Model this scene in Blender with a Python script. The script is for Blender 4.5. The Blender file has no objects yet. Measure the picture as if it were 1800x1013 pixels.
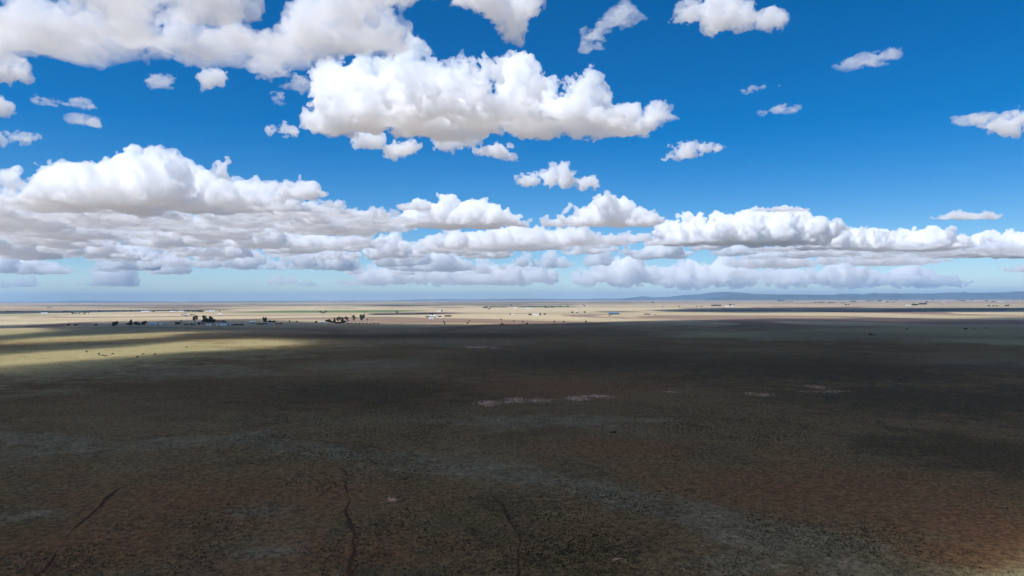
import bpy, math, random
import numpy as np
from mathutils import Vector, Matrix, Euler
random.seed(4); rng0 = np.random.default_rng(11)
scn = bpy.context.scene; COL = scn.collection
F = 1200.0; CAMH = 50.0; PITCH = math.radians(0.98); ROLL = 0.0035
HAZE_TOP = 760.0

# ------------------------------------------------------------------ camera geometry
fw = Vector((0, math.cos(PITCH), math.sin(PITCH))); up0 = Vector((0, -math.sin(PITCH), math.cos(PITCH)))
rt = Vector((1, 0, 0)) * math.cos(ROLL) - up0 * math.sin(ROLL)
upv = up0 * math.cos(ROLL) + Vector((1, 0, 0)) * math.sin(ROLL)
def ray(px, py): return fw + rt * ((px - 900) / F) + upv * ((506.5 - py) / F)
def ground(px, py, z=0.0):
    d = ray(px, py); t = (z - CAMH) / d.z
    return (d.x * t, d.y * t)
def at(px, py, Y):
    d = ray(px, py); t = Y / d.y
    return (d.x * t, Y, CAMH + d.z * t)

# ------------------------------------------------------------------ noise on grids
def taps(n, h, wl, off):
    t = (np.arange(n) * h) / wl + off; i = np.floor(t).astype(int); f = (t - i).astype(np.float32)
    return i, ((1 - f)**3 / 6, (3*f**3 - 6*f**2 + 4) / 6, (-3*f**3 + 3*f**2 + 3*f + 1) / 6, f**3 / 6)
def noise3(shape, h, wl, rng):
    T = [taps(shape[a], h, wl[a], rng.random()) for a in range(3)]
    o = rng.uniform(-1, 1, [t[0].max() + 4 for t in T]).astype(np.float32) * np.float32(2.6)
    for a in (2, 1, 0):                      # widen one axis at a time; the full-size axis last
        i, w = T[a]; sh = [1, 1, 1]; sh[a] = -1; r = None
        for k in range(4):
            q = np.take(o, i + k, axis=a); q *= w[k].reshape(sh)
            if r is None: r = q
            else: r += q
        o = r
    return o
def fbm3(shape, h, wl, octs, rng, billow=False, gain=.5, stretch=(1, 1, 1)):
    o = np.zeros(shape, np.float32); a = 1.
    for k in range(octs):
        n = noise3(shape, h, [wl * s for s in stretch], rng)
        o += a * ((np.abs(n) * 2 - .75) if billow else n)
        a *= gain; wl *= .5
        if wl < 1.7 * h: break
    return o
class Noise2:                                  # smooth noise at scattered points
    def __init__(self, wl, seed, n=64):
        self.wl = wl; self.n = n; self.L = np.random.default_rng(seed).uniform(-1, 1, (n, n))
    def __call__(self, x, y):
        x = np.asarray(x, float) / self.wl; y = np.asarray(y, float) / self.wl
        ix = np.floor(x).astype(int); iy = np.floor(y).astype(int); fx = x - ix; fy = y - iy
        def w(f): return [(1-f)**3/6, (3*f**3-6*f**2+4)/6, (-3*f**3+3*f**2+3*f+1)/6, f**3/6]
        wx, wy = w(fx), w(fy); o = 0
        for a in range(4):
            for b in range(4):
                o = o + wx[a] * wy[b] * self.L[(ix + a) % self.n, (iy + b) % self.n]
        return o * 2.2

# ------------------------------------------------------------------ mesh helpers
def surface_nets(f, h, org):
    s = f > 0; nx, ny, nz = f.shape
    c = np.zeros((nx-1, ny-1, nz-1), np.uint8)
    for i in (0, 1):
        for j in (0, 1):
            for k in (0, 1): c += s[i:nx-1+i, j:ny-1+j, k:nz-1+k]
    act = (c > 0) & (c < 8); cells = np.argwhere(act)
    idx = -np.ones(act.shape, np.int32); idx[act] = np.arange(len(cells))
    acc = np.zeros((len(cells), 3)); cnt = np.zeros(len(cells)); cx, cy, cz = cells.T
    for a in [(i, j, k) for i in (0, 1) for j in (0, 1) for k in (0, 1)]:
        for ax in range(3):
            if a[ax] == 0:
                b = list(a); b[ax] = 1
                fa = f[cx+a[0], cy+a[1], cz+a[2]]; fb = f[cx+b[0], cy+b[1], cz+b[2]]
                m = (fa > 0) != (fb > 0); t = np.where(m, fa / np.where(m, fa - fb, 1), 0)
                p = np.repeat(np.array(a, float)[None, :], len(cells), 0); p[:, ax] += t
                acc[m] += p[m]; cnt[m] += 1
    V = (cells + acc / cnt[:, None]) * h + np.asarray(org); Q = []
    for ax in range(3):
        lo = [slice(None)] * 3; hi = [slice(None)] * 3; lo[ax] = slice(0, -1); hi[ax] = slice(1, None)
        d = s[tuple(lo)] != s[tuple(hi)]; up = s[tuple(lo)]
        o1, o2 = [(1, 2), (2, 0), (0, 1)][ax]; e = np.argwhere(d)
        e = e[(e[:, o1] > 0) & (e[:, o2] > 0) & (e[:, o1] < f.shape[o1]-1) & (e[:, o2] < f.shape[o2]-1)]
        fl = up[tuple(e.T)]
        def g(d1, d2):
            q = e.copy(); q[:, o1] -= d1; q[:, o2] -= d2; return idx[tuple(q.T)]
        q = np.stack([g(1, 1), g(0, 1), g(0, 0), g(1, 0)], 1)
        q[~fl] = q[~fl][:, ::-1]; Q.append(q)
    return V, np.concatenate(Q)
def drop_crumbs(V, Q, share):                 # tiny separate flecks are left out
    lab = np.arange(len(V))
    for _ in range(400):
        m = lab[Q].min(1); new = lab.copy(); np.minimum.at(new, Q.ravel(), np.repeat(m, 4)); new = new[new]; new = new[new]
        if (new == lab).all(): break
        lab = new
    cnt = np.bincount(lab, minlength=len(V)); keep = cnt[lab] >= (share * cnt.max() if share < 1 else share)
    Q = Q[keep[Q[:, 0]]]; idx = np.cumsum(keep) - 1
    return V[keep], idx[Q]
def np_mesh(name, V, Q, mat, smooth=False):
    me = bpy.data.meshes.new(name); n, k = Q.shape
    me.vertices.add(len(V)); me.vertices.foreach_set('co', np.asarray(V, np.float32).ravel())
    me.loops.add(n * k); me.loops.foreach_set('vertex_index', Q.astype(np.int32).ravel())
    me.polygons.add(n); me.polygons.foreach_set('loop_start', np.arange(0, n * k, k, dtype=np.int32))
    if smooth: me.polygons.foreach_set('use_smooth', np.ones(n, bool))
    me.update(calc_edges=True); me.materials.append(mat)
    return me
def link(name, me, parent=None):
    o = bpy.data.objects.new(name, me); COL.objects.link(o)
    if parent is not None: o.parent = parent
    return o
def tag(o, label=None, cat=None, group=None, kind=None):
    if label: o['label'] = label
    if cat: o['category'] = cat
    if group: o['group'] = group
    if kind: o['kind'] = kind
    return o

# ------------------------------------------------------------------ materials
def nodes(name):
    m = bpy.data.materials.new(name); m.use_nodes = True; nt = m.node_tree
    return m, nt, nt.nodes['Principled BSDF']
def surf(name, col, rough=.8, var=.25, scale=3.0, metal=0.0):
    m, nt, b = nodes(name); N = nt.nodes; L = nt.links
    tc = N.new('ShaderNodeTexCoord'); no = N.new('ShaderNodeTexNoise'); no.inputs['Scale'].default_value = scale; no.inputs['Detail'].default_value = 5
    r = N.new('ShaderNodeValToRGB')
    r.color_ramp.elements[0].position = .3; r.color_ramp.elements[1].position = .7
    r.color_ramp.elements[0].color = (*[c * (1 - var) for c in col], 1); r.color_ramp.elements[1].color = (*[min(1, c * (1 + var)) for c in col], 1)
    L.new(tc.outputs['Object'], no.inputs['Vector']); L.new(no.outputs['Fac'], r.inputs['Fac']); L.new(r.outputs['Color'], b.inputs['Base Color'])
    b.inputs['Roughness'].default_value = rough; b.inputs['Metallic'].default_value = metal; b.inputs['Specular IOR Level'].default_value = .5 if rough < .65 else .08
    return m
def vol_mat(name, dens, g=0.0, col=(1, 1, 1)):
    m = bpy.data.materials.new(name); m.use_nodes = True; nt = m.node_tree; nt.nodes.clear()
    o = nt.nodes.new('ShaderNodeOutputMaterial'); v = nt.nodes.new('ShaderNodeVolumePrincipled')
    v.inputs['Color'].default_value = (*col, 1); v.inputs['Density'].default_value = dens; v.inputs['Anisotropy'].default_value = g
    nt.links.new(v.outputs[0], o.inputs['Volume']); return m

# ------------------------------------------------------------------ light and sky
az = math.atan2(-.66, -.62); EL = math.radians(57)
S = Vector((math.sin(az) * math.cos(EL), math.cos(az) * math.cos(EL), math.sin(EL)))
ld = bpy.data.lights.new('sun', 'SUN'); ld.energy = 5.0; ld.angle = math.radians(.53); ld.color = (1, .98, .945)
lo = bpy.data.objects.new('sun', ld); COL.objects.link(lo); lo.rotation_euler = S.to_track_quat('Z', 'Y').to_euler(); lo.location = (0, 0, 300)
w = bpy.data.worlds.new('World'); scn.world = w; w.use_nodes = True; nt = w.node_tree
sky = nt.nodes.new('ShaderNodeTexSky'); sky.sky_type = 'NISHITA'; sky.sun_disc = False
sky.sun_elevation = EL; sky.sun_rotation = az; sky.altitude = 1900; sky.air_density = 1.0; sky.dust_density = 0.0; sky.ozone_density = 4.0
hs = nt.nodes.new('ShaderNodeHueSaturation'); hs.inputs['Saturation'].default_value = 1.46; hs.inputs['Hue'].default_value = .502
bg = nt.nodes['Background']; bg.inputs[1].default_value = .12
nt.links.new(sky.outputs[0], hs.inputs['Color']); nt.links.new(hs.outputs[0], bg.inputs[0])

# ------------------------------------------------------------------ clouds
MV = {}
def cmat(d):
    if d not in MV: MV[d] = vol_mat('cloud vapour', d)
    return MV[d]
def carve(f, xs, H, vox, lo, amp, wl, fuzz, rng, ragged):
    n = f.shape
    hf = np.clip((xs[2] - H) / (1.2 * amp), .3, 1)[None, None, :]
    if ragged:
        f = f + amp * (fbm3(n, vox, wl, 8, rng, gain=.78, stretch=(1.3, 1.3, .8)) - .35)
    else:
        f = f + hf * amp * (fbm3(n, vox, wl, 8, rng, billow=True, gain=.66) - .28)
        f = f + .40 * amp * fbm3(n, vox, wl * .2, 5, rng, gain=.8)
    b = xs[2][None, None, :] - H + fuzz * fbm3(n, vox, wl * .8, 6, rng, gain=.62)
    f = np.minimum(f, b * .9)
    f[0] = f[-1] = -1; f[:, 0] = f[:, -1] = -1; f[:, :, 0] = f[:, :, -1] = -1
    return surface_nets(f, vox, lo)
def lobes_mesh(C, R, H, vox, seed, amp, wl, fuzz, ragged=False):
    rng = np.random.default_rng(seed); C = np.array(C); R = np.array(R)
    pad = amp * 1.1 + 3 * vox
    lo = (C - R).min(0) - pad; hi = (C + R).max(0) + pad; lo[2] = max(lo[2], H - 2 * fuzz - 3 * vox)
    n = np.ceil((hi - lo) / vox).astype(int) + 1
    xs = [(lo[a] + np.arange(n[a]) * vox).astype(np.float32) for a in range(3)]
    f = None; k = amp * .5
    for c, r in zip(C, R):
        d = np.sqrt((((xs[0]-c[0])/r[0])**2)[:, None, None] + (((xs[1]-c[1])/r[1])**2)[None, :, None] + (((xs[2]-c[2])/r[2])**2)[None, None, :]).astype(np.float32)
        d = (1 - d) * np.float32(r.min())
        if f is None: f = d
        else:
            hh = np.clip(.5 + .5 * (f - d) / k, 0, 1); f = d + (f - d) * hh + k * hh * (1 - hh)
    return carve(f, xs, H, vox, lo, amp, wl, fuzz, rng, ragged)
def put_cloud(name, VQ, dens, label=None, group=None, kind=None):
    V, Q = drop_crumbs(*VQ, .25 if kind is None else 150)
    c = np.array([*V[:, :2].mean(0), V[:, 2].min()]); me = np_mesh(name, V - c, Q, cmat(dens)); o = link(name, me); o.location = c
    tag(o, label, 'cloud' if kind is None else None, group, kind)
    return o
# lobes given as (px, py, radius px, metres nearer/farther, squash, [depth stretch])
def cloud(label, lob, D, H, vox, seed, amp, wl, dens, fuzz=45, ragged=False, group=None):
    C = []; R = []
    for l in lob:
        px, py, r, dy, sq = l[:5]; ds = l[5] if len(l) > 5 else 1.0
        Y = D + dy; s = Y / F; C.append(at(px, py, Y)); R.append((r * s, r * s * ds, r * s * sq))
    VQ = lobes_mesh(C, R, H, vox, seed, amp, wl, fuzz, ragged)
    if len(VQ[1]) < 40: VQ = lobes_mesh(C, R, H, vox, seed, amp * .4, wl, fuzz, ragged)
    return put_cloud('cloud', VQ, dens, label, group)
def profile(pts, yb, seed, step=.42, deep=.16):
    r = random.Random(seed); out = []; x = pts[0][0]
    while x <= pts[-1][0]:
        yt = np.interp(x, [p[0] for p in pts], [p[1] for p in pts]); h = max(yb - yt, 4)
        rad = h * .62; out.append((x, yt + rad, rad * r.uniform(.95, 1.2), r.uniform(-1, 1) * deep, r.uniform(.85, 1.0)))
        x += max(step * h, 5)
    return out
def cumulus(label, pts, yb, seed, dens=.0085, H=2500, amp=.18, group=None):
    xm = (pts[0][0] + pts[-1][0]) / 2; d = ray(xm, yb); D = d.y * (H - CAMH) / d.z
    hm = max(yb - min(p[1] for p in pts), 8) * D / F
    lob = [(a, b, c, dy * hm * 4, sq, 1.4) for a, b, c, dy, sq in profile(pts, yb, seed)]
    return cloud(label, lob, D, H, max(D / 683 * 1.05, 10), seed, hm * amp, hm * .52, dens, hm * .05)

HB = 2500
# the great cloud over the top left corner: its base fills the corner
r = random.Random(5); lob = []
outline = [(-260, 70), (-60, 84), (60, 92), (140, 98), (215, 98), (290, 80), (360, 88), (430, 92), (520, 98), (600, 90), (665, 74), (705, 42), (700, -60)]
for i in range(90):
    px = r.uniform(-300, 700); far = np.interp(px, [p[0] for p in outline], [p[1] for p in outline])
    py = far - abs(r.gauss(0, 1)) * 95 - 4 if i % 2 else far - r.uniform(2, 14)
    if py < -230: continue
    z = HB + r.uniform(-30, 260); d = ray(px, py); t = (HB + 60 - CAMH) / d.z
    lob.append((d.x * t, d.y * t, z, r.uniform(260, 430), r.uniform(230, 400), r.uniform(170, 300)))
VQ = lobes_mesh([l[:3] for l in lob], [l[3:] for l in lob], HB, 14, 21, 150, 700, 70)
put_cloud('cloud', VQ, .0044, 'huge grey-based cloud filling the upper left corner of the sky')
# the big cumulus in the middle
cloud('big lumpy white cloud with flat grey base in the middle of the sky',
      [(578, 138, 34, 200, .9), (632, 156, 40, 100, .9), (712, 138, 48, 0, 1), (765, 166, 50, 0, .9), (812, 156, 36, 100, 1), (905, 154, 43, 0, 1), (952, 164, 30, 0, 1),
       (590, 205, 46, -200, .5, 1.4), (660, 200, 62, -400, .55, 1.5), (750, 198, 74, -550, .55, 1.5), (835, 204, 66, -400, .55, 1.5), (930, 210, 60, -200, .55, 1.4),
       (960, 210, 60, -300, .7, 1.3), (1030, 205, 52, -200, .8, 1.3), (1060, 222, 50, -200, .6, 1.3), (1115, 222, 42, 0, .6), (1150, 205, 20, 0, .7), (560, 215, 26, 0, .8), (545, 205, 18, 0, 1)],
      10000, HB, 13.5, 1, 150, 430, .0092, 75)
C3 = [
 ('rounded white puff hanging below the left of the big central cloud', [(690, 264, 29, 0, .5), (715, 263, 18, 0, .4)], 11400, 60),
 ('small white puff just above the rounded puff under the central cloud', [(650, 251, 22, 0, .5)], 11300, 50),
 ('ragged white scrap under the middle of the big central cloud', [(785, 250, 24, 0, .55), (815, 241, 30, 0, .55), (845, 238, 20, 0, .5)], 11200, 70),
 ('thin white scrap under the right of the big central cloud', [(880, 266, 22, 0, .35), (855, 263, 16, 0, .3)], 11500, 60),
 ('bright ragged cloud cut by the top edge right of the huge corner cloud', [(830, -10, 40, 0, .8), (870, 5, 52, 0, .8), (905, 15, 38, 0, .9), (900, 48, 22, 0, 1), (885, 66, 13, 0, .9)], 6200, 70),
 ('compact bright white cloud near the top edge right of centre', [(1215, 25, 32, 0, .6), (1265, 25, 48, 0, .7), (1300, 30, 40, 0, .7), (1340, 35, 25, 0, .6), (1255, 52, 22, 0, .6)], 6300, 42),
 ('oval white cloud with flat base right of the big central cloud', [(1190, 269, 21, 0, .5), (1215, 264, 26, 0, .5), (1240, 263, 17, 0, .5)], 11700, 70),
 ('flat-based white cloud alone above the middle of the bank', [(935, 319, 22, 0, .4), (965, 312, 26, 0, .65), (990, 316, 25, 0, .5), (1025, 321, 22, 0, .4)], 14800, 90),
 ('white puff cut by the left edge below the huge corner cloud', [(0, 122, 38, 0, .75), (30, 122, 26, 0, .8)], 7600, 60),
 ('small tail of white cloud at the left edge under the white puff', [(-8, 184, 30, 0, .6), (15, 190, 14, 0, .5)], 8900, 60),
 ('thin white cloud low at the left edge above the bank', [(5, 250, 26, 0, .4), (40, 244, 20, 0, .35)], 11000, 80),
 ('lone small white cloud under the corner cloud on the left', [(350, 133, 17, 0, .65), (375, 136, 18, 0, .45)], 7700, 60),
 ('round white puff left of the big central cloud', [(500, 229, 18, 0, .6), (490, 231, 12, 0, .6)], 10200, 60),
 ('slim white cloud cut by the right edge', [(1755, 221, 20, 0, .35), (1785, 213, 28, 0, .45), (1815, 212, 28, 0, .4)], 9800, 80),
]
for i, (lab, lob, D, amp) in enumerate(C3):
    lob = [(a, b, c * .9, d, e) for a, b, c, d, e in lob]
    cloud(lab, lob, D, 1500, max(D / 683 * .8, 8), 200 + i, amp, amp * 3.4, (.009 if i != 10 else .0055), 30)
C4 = [
 ('wispy white cloud with a ragged hook near the top edge', [(1036, 62, 28, 0, .8), (1055, 48, 30, 0, .55), (1075, 40, 22, 0, .6), (1028, 76, 18, 0, .9), (1105, 18, 24, 0, .6), (1093, 30, 16, 0, .6)], 6300),
 ('thin wispy streak cloud high in the right half', [(1500, 107, 24, 0, .26), (1525, 102, 27, 0, .3), (1545, 99, 14, 0, .3), (1448, 103, 13, 0, .3)], 7200),
 ('small torn white cloud in the blue right of the central cloud', [(1358, 178, 24, 0, .55), (1362, 190, 26, 0, .4), (1345, 200, 12, 0, .5), (1385, 186, 13, 0, .5), (1385, 172, 10, 0, .3)], 8600),
 ('tiny wisp just above the small torn cloud', [(1374, 149, 15, 0, .4)], 7900),
 ('tiny wisp left of the small torn cloud', [(1312, 160, 14, 0, .35)], 8100),
 ('thin white streak above the slim cloud at the right edge', [(1725, 203, 26, 0, .16), (1752, 200, 22, 0, .18)], 9400),
 ('faint wisp beside the right tip of the oval white cloud', [(1270, 263, 10, 0, .25)], 11600),
 ('tiny puff left of the lone small white cloud', [(274, 143, 13, 0, .6)], 7800),
 ('faint torn wisp in the blue near the left edge, upper of two', [(120, 185, 26, 0, .25), (95, 184, 14, 0, .4)], 8700),
 ('faint torn wisp in the blue near the left edge, lower of two', [(160, 216, 18, 0, .4)], 8800),
 ('faint upright wisp left of the big central cloud', [(489, 178, 11, 0, 1.1)], 8600),
 ('ragged fringe wisp under the edge of the corner cloud', [(478, 118, 24, 0, .35), (500, 122, 14, 0, .4), (530, 138, 16, 0, .5)], 7400),
 ('torn wisps trailing from the right tip of the central cloud', [(1165, 195, 20, 0, .4), (1180, 203, 12, 0, .4), (1150, 208, 18, 0, .5)], 9800),
]
for i, (lab, lob, D) in enumerate(C4):
    lob = [(a, b, c * (.95 if i == 1 else 1), d, e) for a, b, c, d, e in lob]
    cloud(lab, lob, D, 1200, max(D / 683 * .75, 7), 300 + i, 30 if i == 3 else 42 if i in (1, 5, 6) else 58, 260, .0046, 20, True)
# the bank of cumulus above the horizon
cumulus('tallest piled white cumulus of the bank on the left', [(20, 338), (60, 320), (100, 306), (150, 296), (182, 276), (215, 288), (255, 284), (300, 300), (350, 308), (400, 315), (450, 332), (500, 345)], 366, 31, .0060)
cumulus('small rounded cloud top behind the right slope of the tall cumulus', [(500, 336), (525, 330), (543, 316), (556, 330), (566, 340)], 348, 32)
cumulus('white heaped cumulus of the bank right of the blue gap', [(716, 372), (740, 360), (790, 350), (840, 356), (880, 366), (925, 385)], 400, 33)
cumulus('small low cumulus touching the blue gap in the bank', [(702, 362), (725, 353), (755, 358)], 369, 34)
cumulus('domed white cumulus standing above the middle of the bank', [(955, 383), (1000, 378), (1030, 362), (1065, 352), (1100, 353), (1130, 372), (1160, 380)], 396, 35)
cumulus('broad cumulus at the right of the bank under a thin streak', [(1165, 404), (1200, 392), (1260, 380), (1310, 374), (1350, 372), (1400, 382), (1450, 392)], 428, 36)
cumulus('thin streak cloud just above the broad right cumulus', [(1305, 367), (1345, 365), (1380, 362), (1420, 366)], 372, 37)
cumulus('small flat cloud alone in the blue above the right end of the bank', [(1622, 381), (1650, 380), (1680, 370), (1715, 375), (1757, 377)], 386, 38)
cumulus('long low cumulus near the right end of the bank', [(1400, 420), (1460, 408), (1520, 402), (1580, 404), (1640, 402), (1685, 418)], 438, 39)
cumulus('cumulus of the bank cut by the right edge of the picture', [(1640, 436), (1690, 424), (1740, 408), (1790, 410), (1850, 420)], 452, 40)
ENV = [(-300, 346), (0, 348), (60, 364), (200, 364), (235, 380), (300, 372), (440, 368), (500, 366), (530, 356), (580, 354), (620, 371), (706, 378), (715, 404), (790, 398), (925, 396), (975, 394), (1080, 400), (1165, 418), (1300, 424), (1450, 428), (1560, 430), (1690, 432), (1800, 430), (2100, 430)]
def field_bank(y0, y1, vox, n_try, seed, H, size, dens, keep, label=None):
    r = random.Random(seed); C = []; R = []
    for _ in range(n_try):
        Yc = r.uniform(y0, y1); px = r.uniform(-140, 1940); wdt = size * r.choice((r.uniform(.4, .8), r.uniform(.8, 1.9))); hgt_ = wdt * r.uniform(.6, 1.15)
        X0, _, _ = at(px, 400, Yc); top = 506.5
        E = np.interp(px, [p[0] for p in ENV], [p[1] for p in ENV])
        hgt_ = min(hgt_, CAMH + (527 + (900 - px) * .0035 - E) / F * Yc - H - r.uniform(0, 120))
        if hgt_ < 110 or r.random() > keep(px, Yc): continue
        for k in range(r.randint(6, 11)):
            u, v = r.gauss(0, .42) * wdt, r.gauss(0, .36) * wdt; q = max(0, 1 - (abs(u) / wdt) ** 1.3 * .9) * r.uniform(.65, 1.0)
            rz = max(hgt_ * q * .62, 60); rx = r.uniform(.24, .42) * wdt
            C.append((X0 + u, Yc + v, H + rz * .62)); R.append((rx, rx * r.uniform(.9, 1.3), rz))
    C = np.array(C); R = np.array(R); rng = np.random.default_rng(seed); amp = size * .092; wl = size * .25
    pad = amp * 1.2 + 3 * vox; lo = (C - R).min(0) - pad; hi = (C + R).max(0) + pad; lo[2] = H - .16 * size - 3 * vox
    n = np.ceil((hi - lo) / vox).astype(int) + 1; f = np.full(n, -3 * amp, np.float32); k = amp * .5
    xs = [(lo[a] + np.arange(n[a]) * vox).astype(np.float32) for a in range(3)]
    for c, q in zip(C, R):
        g = q + q * 3 * amp / q.min()
        a0 = np.maximum(((c - g - lo) / vox).astype(int), 0); a1 = np.minimum(((c + g - lo) / vox).astype(int) + 2, n)
        sl = tuple(slice(a0[t], a1[t]) for t in range(3))
        d = np.sqrt((((xs[0][sl[0]] - c[0]) / q[0])**2)[:, None, None] + (((xs[1][sl[1]] - c[1]) / q[1])**2)[None, :, None] + (((xs[2][sl[2]] - c[2]) / q[2])**2)[None, None, :]).astype(np.float32)
        d = (1 - d) * np.float32(q.min()); o = f[sl]; hh = np.clip(.5 + .5 * (o - d) / k, 0, 1); f[sl] = d + (o - d) * hh + k * hh * (1 - hh)
    return put_cloud('clouds', carve(f, xs, H, vox, lo, amp, wl, size * .05, rng, False), dens, kind='stuff')
field_bank(18300, 27500, 34, 150, 61, 2500, 1250, .0056, lambda px, Y: .85 if px < 720 else .12)
field_bank(28500, 41000, 52, 180, 62, 2450, 1300, .0052, lambda px, Y: .7 if px < 1250 else .6)
field_bank(43000, 62000, 84, 95, 63, 2300, 1800, .0026, lambda px, Y: .5 if px < 1000 else .2)
field_bank(66000, 76000, 105, 40, 64, 1600, 2000, .0011, lambda px, Y: .7 if px < 900 else 0)
def far_range(label, pts, yb, D, seed, dens):
    H = at(sum(p[0] for p in pts) / len(pts), yb, D)[2]; hm = (yb - min(p[1] for p in pts)) * D / F
    lob = [(a, b, c, dy * hm * 3, sq, 1.3) for a, b, c, dy, sq in profile(pts, yb, seed, .5)]
    cloud(label, lob, D, H, 84, seed, hm * .17, hm * .36, dens, hm * .30)
far_range('long hazy range of far cumulus heads above the mesa', [(1130, 474), (1180, 470), (1230, 468), (1268, 456), (1300, 466), (1335, 474), (1400, 470), (1440, 474), (1470, 461), (1500, 470)], 501, 64000, 81, .0024)
far_range('hazy far cumulus tapering away to the right above the mesa', [(1490, 478), (1530, 474), (1570, 477), (1595, 468), (1630, 478), (1665, 486), (1700, 492)], 502, 69000, 82, .0022)
far_range('hazy far cumulus with two heads left of the long range', [(1010, 478), (1060, 470), (1102, 452), (1128, 462), (1150, 474)], 497, 60000, 83, .0024)
far_range('hazy far cumulus low over the middle of the plain', [(640, 474), (700, 464), (760, 468), (830, 472), (900, 468), (970, 474)], 497, 66000, 84, .0018)

# unseen clouds above the frame, outlined and holed to shape the prairie's shade
def inside(poly, X, Y):
    r = np.zeros(X.shape, bool); n = len(poly)
    for i in range(n):
        (x1, y1), (x2, y2) = poly[i], poly[(i + 1) % n]
        c = ((y1 > Y) != (y2 > Y)) & (X < (x2 - x1) * (Y - y1) / ((y2 - y1) if y2 != y1 else 1e-9) + x1); r ^= c
    return r
def pdist(poly, X, Y):
    d = np.full(X.shape, 1e9)
    for i in range(len(poly)):
        (x1, y1), (x2, y2) = poly[i], poly[(i + 1) % len(poly)]
        ex, ey = x2 - x1, y2 - y1; t = np.clip(((X - x1) * ex + (Y - y1) * ey) / (ex * ex + ey * ey + 1e-9), 0, 1)
        d = np.minimum(d, np.hypot(X - x1 - t * ex, Y - y1 - t * ey))
    return np.where(inside(poly, X, Y), d, -d)
KX, KY = S.x / S.z, S.y / S.z
def shade_cloud(poly, holes, vox, seed, label, dens, thick=420, rough=30, H=HB, kind=None, grow=0, ramp_=160., thin=None):
    rng = np.random.default_rng(seed); P = np.array(poly)
    lo = P.min(0) - 4 * vox - rough; hi = P.max(0) + 4 * vox + rough
    n = np.ceil((hi - lo) / vox).astype(int) + 1; nz = int(thick * 1.3 / vox) + 9
    gx = lo[0] + np.arange(n[0]) * vox; gy = lo[1] + np.arange(n[1]) * vox; zz = H - 4 * vox + np.arange(nz) * vox
    X, Y = np.meshgrid(gx, gy, indexing='ij'); d = pdist(poly, X, Y)
    for h, sc in holes: d = np.minimum(d, -pdist(h, X, Y) * sc)
    nn = (n[0], n[1], nz)
    d3 = d[:, :, None].astype(np.float32) + grow + rough * fbm3(nn, vox, 260, 5, rng, gain=.55)
    top = thick * (1 - np.exp(-np.maximum(d + grow, 0) / ramp_)) + 20
    if thin: top = top * (1 - .5 * np.clip(pdist(thin, X, Y) / 180 + .3, 0, 1))
    f = np.minimum(d3, np.minimum((zz - H)[None, None, :] + 25 * fbm3(nn, vox, 500, 5, rng), H + top[:, :, None] - zz[None, None, :] + 60 * fbm3(nn, vox, 400, 5, rng, billow=True))).astype(np.float32)
    f[0] = f[-1] = -1; f[:, 0] = f[:, -1] = -1; f[:, :, 0] = f[:, :, -1] = -1
    V, Q = surface_nets(f, vox, (lo[0], lo[1], zz[0]))
    V[:, 0] += KX * V[:, 2]; V[:, 1] += KY * V[:, 2]         # sheared along the sun rays so every level casts one shade outline
    return put_cloud('cloud', (V, Q), dens, label, kind=kind)
gp = lambda pts: [ground(*p) for p in pts]
near = gp([(-260, 572.5), (0, 571), (150, 567), (300, 563.5), (450, 561), (540, 566), (660, 569), (850, 571), (1000, 569), (1080, 567), (1200, 564.3), (1350, 561.3), (1500, 559.5), (1800, 558), (2050, 557)]) + [(2600, -700), (1800, -1500), (-1500, -1500), (-2400, -300)]
holes = [(gp([(-90, 626), (0, 624), (100, 617), (225, 610), (330, 600), (450, 595), (530, 600), (510, 608), (400, 613), (300, 619), (225, 629), (100, 637), (0, 648), (-90, 656)]), 2.0),
         (gp([(-90, 600), (0, 598), (150, 590), (300, 582), (385, 582), (300, 592), (150, 601), (0, 609), (-90, 611)]), 2.0),
         (gp([(-90, 579), (0, 577), (110, 574), (80, 582), (0, 590), (-90, 592)]), 2.0),
         ([(47, 96), (89, 138), (131, 161), (305, 200), (450, 80), (330, -150), (90, -120)], 3.5)]
shade_cloud(near, holes, 16, 401, 'broad dark unseen cloud overhead shaped to shade the near prairie', .0135, grow=55, ramp_=330., thin=gp([(1120, 566), (1400, 560), (2050, 556), (2050, 612), (1700, 612), (1450, 604), (1230, 592)]))
shade_cloud(gp([(1120, 545), (1260, 541.5), (1500, 541), (1800, 540.6), (2100, 540.5), (2100, 548.6), (1800, 548.4), (1500, 549), (1300, 550), (1180, 548)]), [], 26, 402, 'unseen cloud overhead shaped to shade the dark band on the right plain', .013, 300, 30)
shade_cloud(gp([(-200, 546.2), (0, 546.4), (200, 545), (400, 543.6), (430, 545), (200, 548.6), (0, 552), (-200, 554)]), [], 26, 403, 'unseen cloud overhead shaped to shade the dark band on the left plain', .013, 300, 30)
shade_cloud(gp([(640, 551), (760, 549.5), (820, 551), (760, 553), (660, 554)]), [], 22, 404, 'small unseen cloud overhead shaped to shade the plain behind the white barn', .02, 200, 20)
shade_cloud(gp([(1040, 546.5), (1150, 546.5), (1120, 549), (1040, 549.5)]), [], 22, 405, 'small unseen cloud overhead shaped to shade the plain behind the blue barn', .02, 200, 20)

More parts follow.
